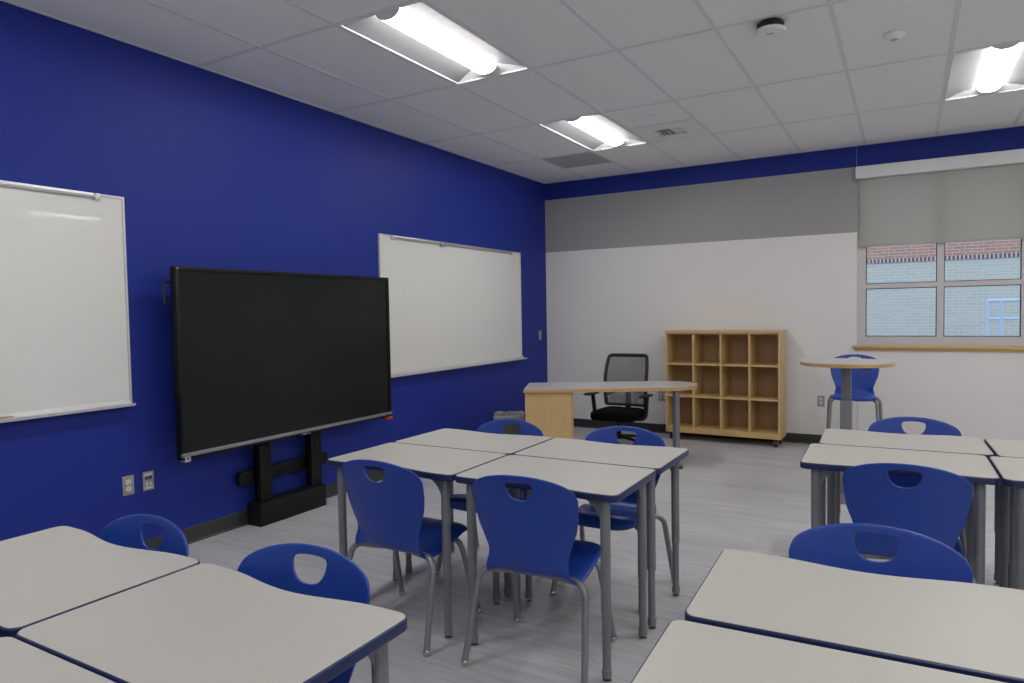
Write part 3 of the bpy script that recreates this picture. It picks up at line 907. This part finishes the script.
def chair_meshes():
    NS, NT = 46, 22
    sv = [i/NS for i in range(NS+1)]
    # cluster t towards the edges for round corners
    tv = []
    for j in range(NT+1):
        x = -1+2*j/NT
        tv.append(math.copysign(1-(1-abs(x))**1.25, x) if abs(x) > 0 else 0)
    # hole block
    zt, zb = 0.790, 0.712
    st_, sb_ = s_of_z(zt), s_of_z(zb)
    hw = 0.060/0.235
    i0 = max(i for i in range(NS+1) if sv[i] < sb_-0.028)
    i1 = min(i for i in range(NS+1) if sv[i] > st_+0.016)
    j0 = max(j for j in range(NT+1) if tv[j] < -hw-0.10)
    j1 = min(j for j in range(NT+1) if tv[j] > hw+0.10)
    bm = NB()
    V = {}
    def gv(i, j):
        if (i, j) not in V: V[(i, j)] = bm.verts.new(shell_pt(sv[i], tv[j]))
        return V[(i, j)]
    for i in range(NS):
        for j in range(NT):
            if i0 <= i < i1 and j0 <= j < j1: continue
            bm.faces.new((gv(i, j), gv(i, j+1), gv(i+1, j+1), gv(i+1, j)))
    loop = [(i0, j) for j in range(j0, j1)] + [(i, j1) for i in range(i0, i1)] + [(i1, j) for j in range(j1, j0, -1)] + [(i, j0) for i in range(i1, i0, -1)]
    # D outline in metric x,h (h up, 0 at the flat top)
    D = []
    wdt, hgt = 0.060, 0.074
    r_ = 0.012
    for k in range(41):  # bottom U, from right to left
        a_ = PI*k/40
        cx = math.cos(a_); sn = math.sin(a_)
        D.append((wdt*0.98*math.copysign(abs(cx)**0.9, cx), -0.016-(hgt-0.016)*sn**0.95))
    for k in range(9):
        a_ = PI-PI/2*k/8
        D.append((-wdt+r_+r_*math.cos(a_), -r_+r_*math.sin(a_)+0.001))
    for k in range(1, 16):
        x = -wdt+r_+(2*wdt-2*r_)*k/16
        D.append((x, 0.001+0.004*(1-(x/wdt)**2)-0.0005))
    for k in range(9):
        a_ = PI/2-PI/2*k/8
        D.append((wdt-r_+r_*math.cos(a_), -r_+r_*math.sin(a_)+0.001))
    Dp = [(x/halfw(s_of_z(0.75)), st_+h/LEN) for x, h in D]
    cs, ct = (st_+sb_)/2, 0.0
    def hit(ang):
        # ray from the centre to the outline
        dx, dy = math.cos(ang), math.sin(ang)
        best = None
        for (xa, ya), (xb, yb) in zip(Dp, Dp[1:]+Dp[:1]):
            ax, ay = xa*0.235, (ya-cs)*LEN; bx, by = xb*0.235, (yb-cs)*LEN
            ex, ey = bx-ax, by-ay
            den = dx*ey-dy*ex
            if abs(den) < 1e-12: continue
            t_ = (ax*ey-ay*ex)/den; u_ = (ax*dy-ay*dx)/den
            if t_ > 0 and -1e-6 <= u_ <= 1+1e-6 and (best is None or t_ > best): best = t_
        return (dx*best/0.235, cs+dy*best/LEN)
    rings = [[gv(*p) for p in loop]]
    Lp = [(tv[j], sv[i]) for i, j in loop]
    Hp = [hit(math.atan2((s-cs)*LEN, t*0.235)) for t, s in Lp]
    for f in (0.4, 0.75, 0.92, 1.0):
        rings.append([bm.verts.new(shell_pt(s*(1-f)+hs*f, t*(1-f)+ht*f)) for (t, s), (ht, hs) in zip(Lp, Hp)])
    n = len(loop)
    for A, B in zip(rings[:-1], rings[1:]):
        for k in range(n):
            bm.faces.new((A[k], A[(k+1) % n], B[(k+1) % n], B[k]))
    bmesh.ops.recalc_face_normals(bm, faces=bm.faces[:])
    me = bpy.data.meshes.new('shell'); bm.to_mesh(me); bm.free()
    o = bpy.data.objects.new('shell_work', me); COL.objects.link(o)
    sm = o.modifiers.new('s', 'SOLIDIFY'); sm.thickness = 0.0085; sm.offset = 0.0; sm.use_rim = True
    sb = o.modifiers.new('b', 'SUBSURF'); sb.levels = 1; sb.render_levels = 1
    dg = bpy.context.evaluated_depsgraph_get()
    me2 = bpy.data.meshes.new_from_object(o.evaluated_get(dg))
    bpy.data.objects.remove(o)
    nrm = [v.normal.copy() for v in me2.vertices]
    cos = [v.co.copy() for v in me2.vertices]
    faces = [tuple(p_.vertices) for p_ in me2.polygons]
    res = []
    for part in (0, 1):
        sel = []
        for f in faces:
            c = sum((cos[i] for i in f), Vector())/len(f)
            isback = (c.y < -0.10 and c.z > 0.440)
            if isback == bool(part): sel.append(f)
        idx = {}
        for f in sel:
            for i in f: idx.setdefault(i, len(idx))
        order = sorted(idx, key=lambda i: idx[i])
        mm = bpy.data.meshes.new('seat' if part == 0 else 'backrest')
        mm.from_pydata([cos[i] for i in order], [], [tuple(idx[i] for i in f) for f in sel])
        for p_ in mm.polygons: p_.use_smooth = True
        mm.update()
        mm.normals_split_custom_set_from_vertices([nrm[i] for i in order])
        res.append(mm)
    return res
SEAT_ME, BACK_ME = chair_meshes()
SEAT_ME.materials.append(M['plastic_blue']); BACK_ME.materials.append(M['plastic_blue'])

def make_chair(tall=0.0):
    r = thing('stacking_chair' if not tall else 'tall_chair', '', 'chair')
    k = 0.93 if tall else 1.0
    for nm, me in (('seat', SEAT_ME), ('backrest', BACK_ME)):
        o = bpy.data.objects.new(nm, me); COL.objects.link(o); o.parent = r
        o.location = (0, 0, tall); o.scale = (k, k, k)
    z0_ = 0.381*k+tall; z1_ = 0.396*k+tall
    for sx_ in (-1, 1):
        for sy_ in (-1, 1):
            if sy_ < 0: pts = [(0.085*sx_, -0.090, z0_), (0.236*sx_, -0.128, z0_+0.004), (0.262*sx_, -0.228, 0.018)]
            else: pts = [(0.085*sx_, 0.105, z1_), (0.205*sx_, 0.120, z1_-0.002), (0.236*sx_, 0.222, 0.016)]
            if tall: pts = [(x*0.93, y*0.95, z) for x, y, z in pts]
            bm = NB(); tube(bm, fillet(pts, [0, 0.06, 0], 8), 0.0140, seg=14)
            lg = obj('leg', bm, 'chair_steel', r)
            bm = NB(); x, y = pts[-1][0], pts[-1][1]
            lathe(bm, [(0.0130, 0.027), (0.0155, 0.024), (0.0175, 0.015), (0.0150, 0.006), (0.008, 0), (0, 0)], (x, y), seg=16)
            obj('glide', bm, 'chrome', lg)
    bm = NB()
    for y, z in ((-0.090, z0_), (0.105, z1_)): tube(bm, [(-0.09, y*(0.95 if tall else 1), z), (0.09, y*(0.95 if tall else 1), z)], 0.0122, seg=12)
    for x in (-0.08, 0.08): tube(bm, [(x, -0.090*(0.95 if tall else 1), z0_), (x, 0.105*(0.95 if tall else 1), z1_)], 0.010, seg=10)
    obj('under_seat_frame', bm, 'chair_steel', r)
    for x in (-0.105, 0.105):
        for y, z, h in ((-0.085, z0_, 0.012), (0.105, z1_, 0.034)):
            bm = NB(); box(bm, x-0.03, x+0.03, y-0.018, y+0.018, z-0.008, z+h, bev=0.003)
            obj('mount_pad', bm, 'black_plastic', r)
    return r
pc = make_chair()
pc_used = False
def place_chair(x, y, rz, label, group):
    global pc_used
    if not pc_used:
        pc_used = True
        pc.location = (x, y, 0); pc.rotation_euler = (0, 0, rz); pc['label'] = label; pc['group'] = group
        return pc
    return dup(pc, (x, y, 0), rz, label, group)
GC = 'blue plastic chairs around the desks'
place_chair(1.992, -0.415, 0, 'blue plastic chair with its back to the camera, left one at the centre desks', GC)
place_chair(2.690, -0.390, R(4), 'blue plastic chair with its back to the camera, right one at the centre desks', GC)
place_chair(1.990, 0.345, PI, 'blue plastic chair on the far side of the centre desks, before the waste bin', GC)
place_chair(2.690, 0.39, PI, 'blue plastic chair on the far side of the centre desks, before the office chair', GC)
place_chair(1.918, -1.858, PI, 'blue plastic chair behind the lower left desks, nearer the blue wall', GC)
place_chair(2.612, -1.83, PI+R(5), 'blue plastic chair behind the lower left desks, nearer the aisle', GC)
place_chair(3.957, -0.945, PI+R(2), 'blue plastic chair tucked behind the lower right foreground desk', GC)
place_chair(4.020, 0.465, 0, 'blue plastic chair, back to the camera, at the row before the window', GC)
place_chair(4.062, 1.35, PI, 'blue plastic chair on the far side of the row before the window', GC)
place_chair(4.775, 0.46, R(6), 'blue plastic chair at the right edge, only its leg in view', GC)
tc_ = make_chair(0.232)
tc_.location = (3.597, 4.27, 0); tc_.rotation_euler = (0, 0, PI+R(2)); tc_['label'] = 'taller blue plastic chair behind the round standing table under the window'

# ------------------------------------------------------------------ teacher's desk
DA = R(28.3)
td = thing('teacher_desk', 'pale topped desk with maple edge, box pedestal and rounded end', 'desk', (0.93, 2.64, 0), DA)
LD, WD, TD = 1.68, 0.60, 0.741
def d_outline(ins=0.0):
    pts = [(ins, ins)]
    rr = WD/2-ins
    cx = LD-WD/2-0.05
    for k in range(25):
        a_ = -PI/2+PI*k/24
        pts.append((cx+(rr+0.05)*math.cos(a_), WD/2+rr*math.sin(a_)))
    pts.append((ins+0.05, WD-ins))
    return pts
bm = NB(); prism(bm, d_outline(), TD-0.036, TD-0.001, bev=0.002, seg=1); obj('edge_band', bm, 'maple_edge', td)['label'] = 'maple edge band'
bm = NB(); prism(bm, d_outline(0.003), TD-0.004, TD); obj('desktop', bm, 'desk_top_grey', td, smooth=False)
bm = NB(); prism(bm, [(0.012, 0.03), (0.440, 0.03), (0.440, 0.57), (0.060, 0.57)], 0.0, TD-0.036); obj('pedestal', bm, 'maple_upright', td, smooth=False)
bm = NB(); box(bm, 0.440, 0.462, 0.028, 0.572, 0.0, TD-0.036, bev=0.001); obj('pedestal_side', bm, 'maple_edge', td, smooth=False)
for z0, z1 in ((0.05, 0.36), (0.37, 0.54), (0.55, 0.70)):
    bm = NB(); box(bm, 0.065, 0.425, 0.5705, 0.586, z0, z1, bev=0.002); dr = obj('drawer', bm, 'maple_upright', td)
    bm = NB(); tube(bm, fillet([(0.18, 0.586, (z0+z1)/2+0.03), (0.18, 0.610, (z0+z1)/2+0.03), (0.28, 0.610, (z0+z1)/2+0.03), (0.28, 0.586, (z0+z1)/2+0.03)], 0.01), 0.004, seg=8); obj('handle', bm, 'aluminium', dr)
for y in (0.05, 0.135):
    bm = NB(); tube(bm, [(1.43, y, 0.05), (1.43, y, TD-0.036)], 0.026 if y < 0.1 else 0.022, seg=20); obj('leg', bm, 'leg_grey', td)
bm = NB(); box(bm, 1.405, 1.455, -0.10, 0.46, 0.018, 0.050, bev=0.008)
ft = obj('foot', bm, 'leg_grey', td)
for y in (-0.08, 0.44):
    bm = NB(); lathe(bm, [(0.008, 0.02), (0.02, 0.016), (0.022, 0), (0, 0)], (1.43, y), seg=16); obj('glide', bm, 'black_plastic', ft)
bm = NB(); box(bm, 1.36, 1.50, 0.03, 0.50, TD-0.044, TD-0.036); obj('top_bracket', bm, 'leg_grey', td, smooth=False)

# ------------------------------------------------------------------ office chair
oc = thing('office_chair', 'black office chair with grey mesh back behind the teacher desk', 'office chair', (1.318, 4.06, 0), PI+R(-2))
bm = NB()   # seat cushion (front is +y)
prism(bm, rrect(-0.255, 0.255, -0.23, 0.25, 0.10, 8), 0.305, 0.400, bev=0.035, seg=5)
for v in bm.verts:
    v.co.z += 0.02*math.cos(v.co.x*6)-0.02 - 0.03*max(0, v.co.y-0.15)*3*(1 if v.co.y > 0.15 else 0)
obj('seat', bm, 'black_fabric', oc)
bm = NB(); box(bm, -0.12, 0.12, -0.12, 0.14, 0.275, 0.310, bev=0.01); box(bm, 0.05, 0.17, 0.02, 0.05, 0.28, 0.295)
obj('tilt_mechanism', bm, 'black_plastic', oc)
def backpt(u, v):    # u -1..1, v 0..1
    hw_ = 0.236*(0.97+0.06*math.sin(PI*v*0.9))-0.012*v**8
    z = 0.415+0.545*v
    y = -0.225+0.035*math.sin(PI*v*1.1)-0.075*v+0.030*u*u
    return Vector((hw_*u, y, z))
bm = NB()
grid = [[bm.verts.new(backpt(-0.97+1.94*i/12, 0.02+0.96*j/14)) for i in range(13)] for j in range(15)]
for j in range(14):
    for i in range(12): bm.faces.new((grid[j][i], grid[j][i+1], grid[j+1][i+1], grid[j+1][i]))
obj('mesh_back', bm, 'chair_mesh', oc)['label'] = 'grey see-through mesh'
bm = NB()
lp = [backpt(-1, k/12) for k in range(0, 12)] + [backpt(-0.985+0.0*k, 0.975) for k in range(1)] + [backpt(-0.92+1.84*k/10, 1.0) for k in range(11)] + [backpt(0.985, 0.975)] + [backpt(1, k/12) for k in range(11, -1, -1)]
tube(bm, lp, 0.019, seg=10)
tube(bm, [backpt(-1+2*k/10, 0.0) for k in range(11)], 0.016, seg=10)
obj('back_frame', bm, 'black_plastic', oc)
bm = NB()
tube(bm, fillet([(0, -0.02, 0.300), (0, -0.26, 0.300), (0, -0.285, 0.50), (0, -0.262, 0.62)], 0.05), 0.020, seg=12, squash=(0.6, 1.6))
for s in (-1, 1): tube(bm, fillet([(0, -0.268, 0.60), (0.12*s, -0.265, 0.56), (0.225*s, -0.205, 0.52)], 0.05), 0.011, seg=8)
obj('back_support', bm, 'black_plastic', oc)
for s in (-1, 1):
    bm = NB()
    tube(bm, fillet([(0.10*s, -0.02, 0.295), (0.29*s, -0.03, 0.300), (0.305*s, -0.03, 0.42), (0.315*s, -0.02, 0.545)], 0.05), 0.017, seg=10, squash=(1.5, 0.8))
    ar = obj('armrest', bm, 'black_plastic', oc)
    bm = NB(); prism(bm, rrect(0.315*s-0.045, 0.315*s+0.045, -0.12, 0.14, 0.03), 0.540, 0.562, bev=0.008, seg=3); obj('arm_pad', bm, 'black_plastic', ar)
bm = NB(); tube(bm, [(0, 0, 0.09), (0, 0, 0.20), (0, 0, 0.205), (0, 0, 0.285)], [0.026, 0.026, 0.016, 0.016], seg=16); obj('gas_cylinder', bm, 'black_metal', oc)
bm = NB()
lathe(bm, [(0.0, 0.12), (0.04, 0.12), (0.045, 0.075), (0, 0.075)], seg=20)
for k in range(5):
    a_ = 2*PI*k/5+0.3
    tube(bm, [(0.03*math.cos(a_), 0.03*math.sin(a_), 0.10), (0.30*math.cos(a_), 0.30*math.sin(a_), 0.072)], [0.026, 0.015], seg=10, squash=(0.8, 1))
obj('star_base', bm, 'black_plastic', oc)
for k in range(5):
    a_ = 2*PI*k/5+0.3
    bm = NB()
    cx, cy = 0.30*math.cos(a_), 0.30*math.sin(a_)
    for sd in (-0.014, 0.014):
        n_ = Vector((-math.sin(a_), math.cos(a_), 0))
        c = Vector((cx, cy, 0.028))+n_*sd
        tube(bm, [c-n_*0.009, c+n_*0.009], 0.028, seg=18)
    tube(bm, [(cx, cy, 0.03), (cx, cy, 0.08)], 0.008, seg=8)
    obj('caster', bm, 'black_plastic', oc)

# ------------------------------------------------------------------ cubby shelf
cb = thing('cubby_shelf', 'maple cubby shelf on casters with twelve open compartments', 'shelf', (1.668, 4.622, 0), R(-2.0))
CW, CD, CZ0, CZ1 = 1.228, 0.335, 0.085, 1.224
bm = NB(); box(bm, 0, 0.022, 0, CD, CZ0, CZ1-0.024); sp1 = obj('side_panel', bm, 'maple_upright', cb, smooth=False)
bm = NB(); box(bm, CW-0.022, CW, 0, CD, CZ0, CZ1-0.024); obj('side_panel', bm, 'maple_upright', cb, smooth=False)
bm = NB(); box(bm, -0.004, CW+0.004, -0.006, CD, CZ1-0.024, CZ1, bev=0.002); obj('top_panel', bm, 'maple', cb, smooth=False)
bm = NB(); box(bm, 0.022, CW-0.022, 0.004, CD-0.006, CZ0+0.040, CZ0+0.062); obj('bottom_panel', bm, 'maple', cb, smooth=False)
bm = NB(); box(bm, 0.022, CW-0.022, 0.004, 0.024, CZ0, CZ0+0.040); obj('base_rail', bm, 'maple', cb, smooth=False)
bm = NB(); box(bm, 0.022, CW-0.022, CD-0.006, CD, CZ0, CZ1-0.024); obj('back_panel', bm, 'maple_back_shaded', cb, smooth=False)
bm = NB(); box(bm, 0.022, CW-0.022, 0.002, 0.020, CZ1-0.038, CZ1-0.024); obj('top_rail', bm, 'maple_edge', cb, smooth=False)
zA, zB = CZ0+0.062, CZ1-0.024
hh = (zB-zA-0.04)/3
shelf_z = [zA+hh, zA+2*hh+0.02]
for z in shelf_z:
    bm = NB(); box(bm, 0.022, CW-0.022, 0.003, CD-0.006, z, z+0.020); obj('shelf', bm, 'maple', cb, smooth=False)
levels = [(zA, shelf_z[0]), (shelf_z[0]+0.020, shelf_z[1]), (shelf_z[1]+0.020, zB)]
cwid = (CW-0.044-3*0.02)/4
for k in range(1, 4):
    x = 0.022+cwid*k+0.02*(k-1)
    bm = NB()
    for a_, b_ in levels: box(bm, x, x+0.020, 0.006, CD-0.006, a_, b_)
    obj('divider', bm, 'maple_upright', cb, smooth=False)
for x in (0.05, CW-0.05):
    for y in (0.045, CD-0.045):
        bm = NB()
        box(bm, x-0.025, x+0.025, y-0.025, y+0.025, CZ0-0.004, CZ0)
        for sd in (-0.015, 0.015): box(bm, x+sd-0.002, x+sd+0.002, y-0.012, y+0.014, 0.028, CZ0-0.004)
        cs_ = obj('caster', bm, 'plate_steel', cb, smooth=False)
        bm = NB(); tube(bm, [(x-0.011, y, 0.036), (x+0.011, y, 0.036)], 0.036, seg=22); obj('wheel', bm, 'black_plastic', cs_)
        bm = NB(); tube(bm, [(x-0.020, y, 0.036), (x+0.020, y, 0.036)], 0.011, seg=14); obj('axle_cap', bm, 'chrome', cs_)

# ------------------------------------------------------------------ round standing table
rt_ = thing('standing_table', 'round grey topped standing table with maple edge on a square column', 'table', (3.625, 2.90, 0))
bm = NB(); lathe(bm, [(0, 1.012), (0.325, 1.012), (0.330, 1.015), (0.330, 1.037), (0.327, 1.040), (0, 1.040)], seg=72); obj('edge_band', bm, 'maple_edge', rt_)['label'] = 'maple edge band'
bm = NB(); lathe(bm, [(0, 1.038), (0.326, 1.038), (0.325, 1.042), (0, 1.042)], seg=72); obj('tabletop', bm, 'desk_top_grey', rt_)
bm = NB(); box(bm, -0.033, 0.033, -0.033, 0.033, 0.70, 1.006, bev=0.004); obj('upper_column', bm, 'leg_grey', rt_)
bm = NB(); box(bm, -0.041, 0.041, -0.041, 0.041, 0.018, 0.74, bev=0.004); obj('lower_column', bm, 'leg_grey', rt_)
bm = NB(); box(bm, -0.12, 0.12, -0.12, 0.12, 1.004, 1.012); obj('mount_plate', bm, 'leg_grey', rt_, smooth=False)
bm = NB(); prism(bm, rrect(-0.045, 0.045, -0.28, 0.28, 0.02), 0, 0.018, bev=0.003, seg=1); obj('base_plate', bm, 'leg_grey', rt_)
bm = NB(); tube(bm, [(0.05, -0.05, 1.0), (0.17, -0.05, 0.985)], 0.006, seg=8); obj('lift_lever', bm, 'black_plastic', rt_)

# ------------------------------------------------------------------ waste bin
wb_ = thing('waste_bin', 'grey waste bin with a clear crumpled liner beside the teacher desk', 'waste bin', (0.425, 3.23, 0), R(29.5))
def rect_ring(bm, hx, hy, z, n=8, r=0.035, jit=0.0):
    pts = rrect(-hx, hx, -hy, hy, r, n)
    return [bm.verts.new((x+random.uniform(-jit, jit), y+random.uniform(-jit, jit), z+random.uniform(-jit, jit)*1.2)) for x, y in pts]
def skin(bm, rings):
    for A, B in zip(rings[:-1], rings[1:]):
        n = len(A)
        for i in range(n): bm.faces.new((A[i], A[(i+1) % n], B[(i+1) % n], B[i]))
bm = NB()
rings = [rect_ring(bm, 0.11, 0.13, 0.0), rect_ring(bm, 0.145, 0.165, 0.372), rect_ring(bm, 0.154, 0.174, 0.374), rect_ring(bm, 0.154, 0.174, 0.388), rect_ring(bm, 0.143, 0.163, 0.388), rect_ring(bm, 0.108, 0.128, 0.012)]
skin(bm, rings); bm.faces.new(rings[0]); bm.faces.new(rings[-1])
obj('body', bm, 'bin_grey', wb_)
bm = NB()
def liner_ring(hx, hy, z, jit):
    P = rrect(-hx, hx, -hy, hy, 0.035, 4)
    out = []
    n = len(P)
    for i in range(n):     # four points per side piece
        a_, b_ = Vector(P[i]), Vector(P[(i+1) % n])
        m_ = 6 if (b_-a_).length > 0.08 else 1
        for k in range(m_):
            q_ = a_.lerp(b_, k/m_)
            out.append(bm.verts.new((q_.x+random.uniform(-jit, jit), q_.y+random.uniform(-jit, jit), z+random.uniform(-jit, jit))))
    return out
rings = [liner_ring(0.158, 0.178, 0.335, 0.006), liner_ring(0.159, 0.179, 0.37, 0.003), liner_ring(0.157, 0.177, 0.397, 0.006), liner_ring(0.135, 0.155, 0.405, 0.010), liner_ring(0.125, 0.145, 0.38, 0.010), liner_ring(0.11, 0.13, 0.30, 0.012), liner_ring(0.10, 0.12, 0.15, 0.008)]
skin(bm, rings); bm.faces.new(rings[-1])
# a loose fold standing up
for (cx, cy) in ((0.0, 0.06), (0.06, -0.05)):
    pr = None
    for k in range(9):
        x = cx-0.08+0.02*k
        z = 0.39+0.030*math.sin(PI*k/8)+random.uniform(-0.004, 0.006)
        a_, b_ = bm.verts.new((x, cy+0.02*math.sin(k*2.1), z)), bm.verts.new((x, cy+0.03*math.cos(k*1.7), 0.36))
        if pr: bm.faces.new((pr[0], a_, b_, pr[1]))
        pr = (a_, b_)
obj('bin_liner', bm, 'bin_liner', wb_)
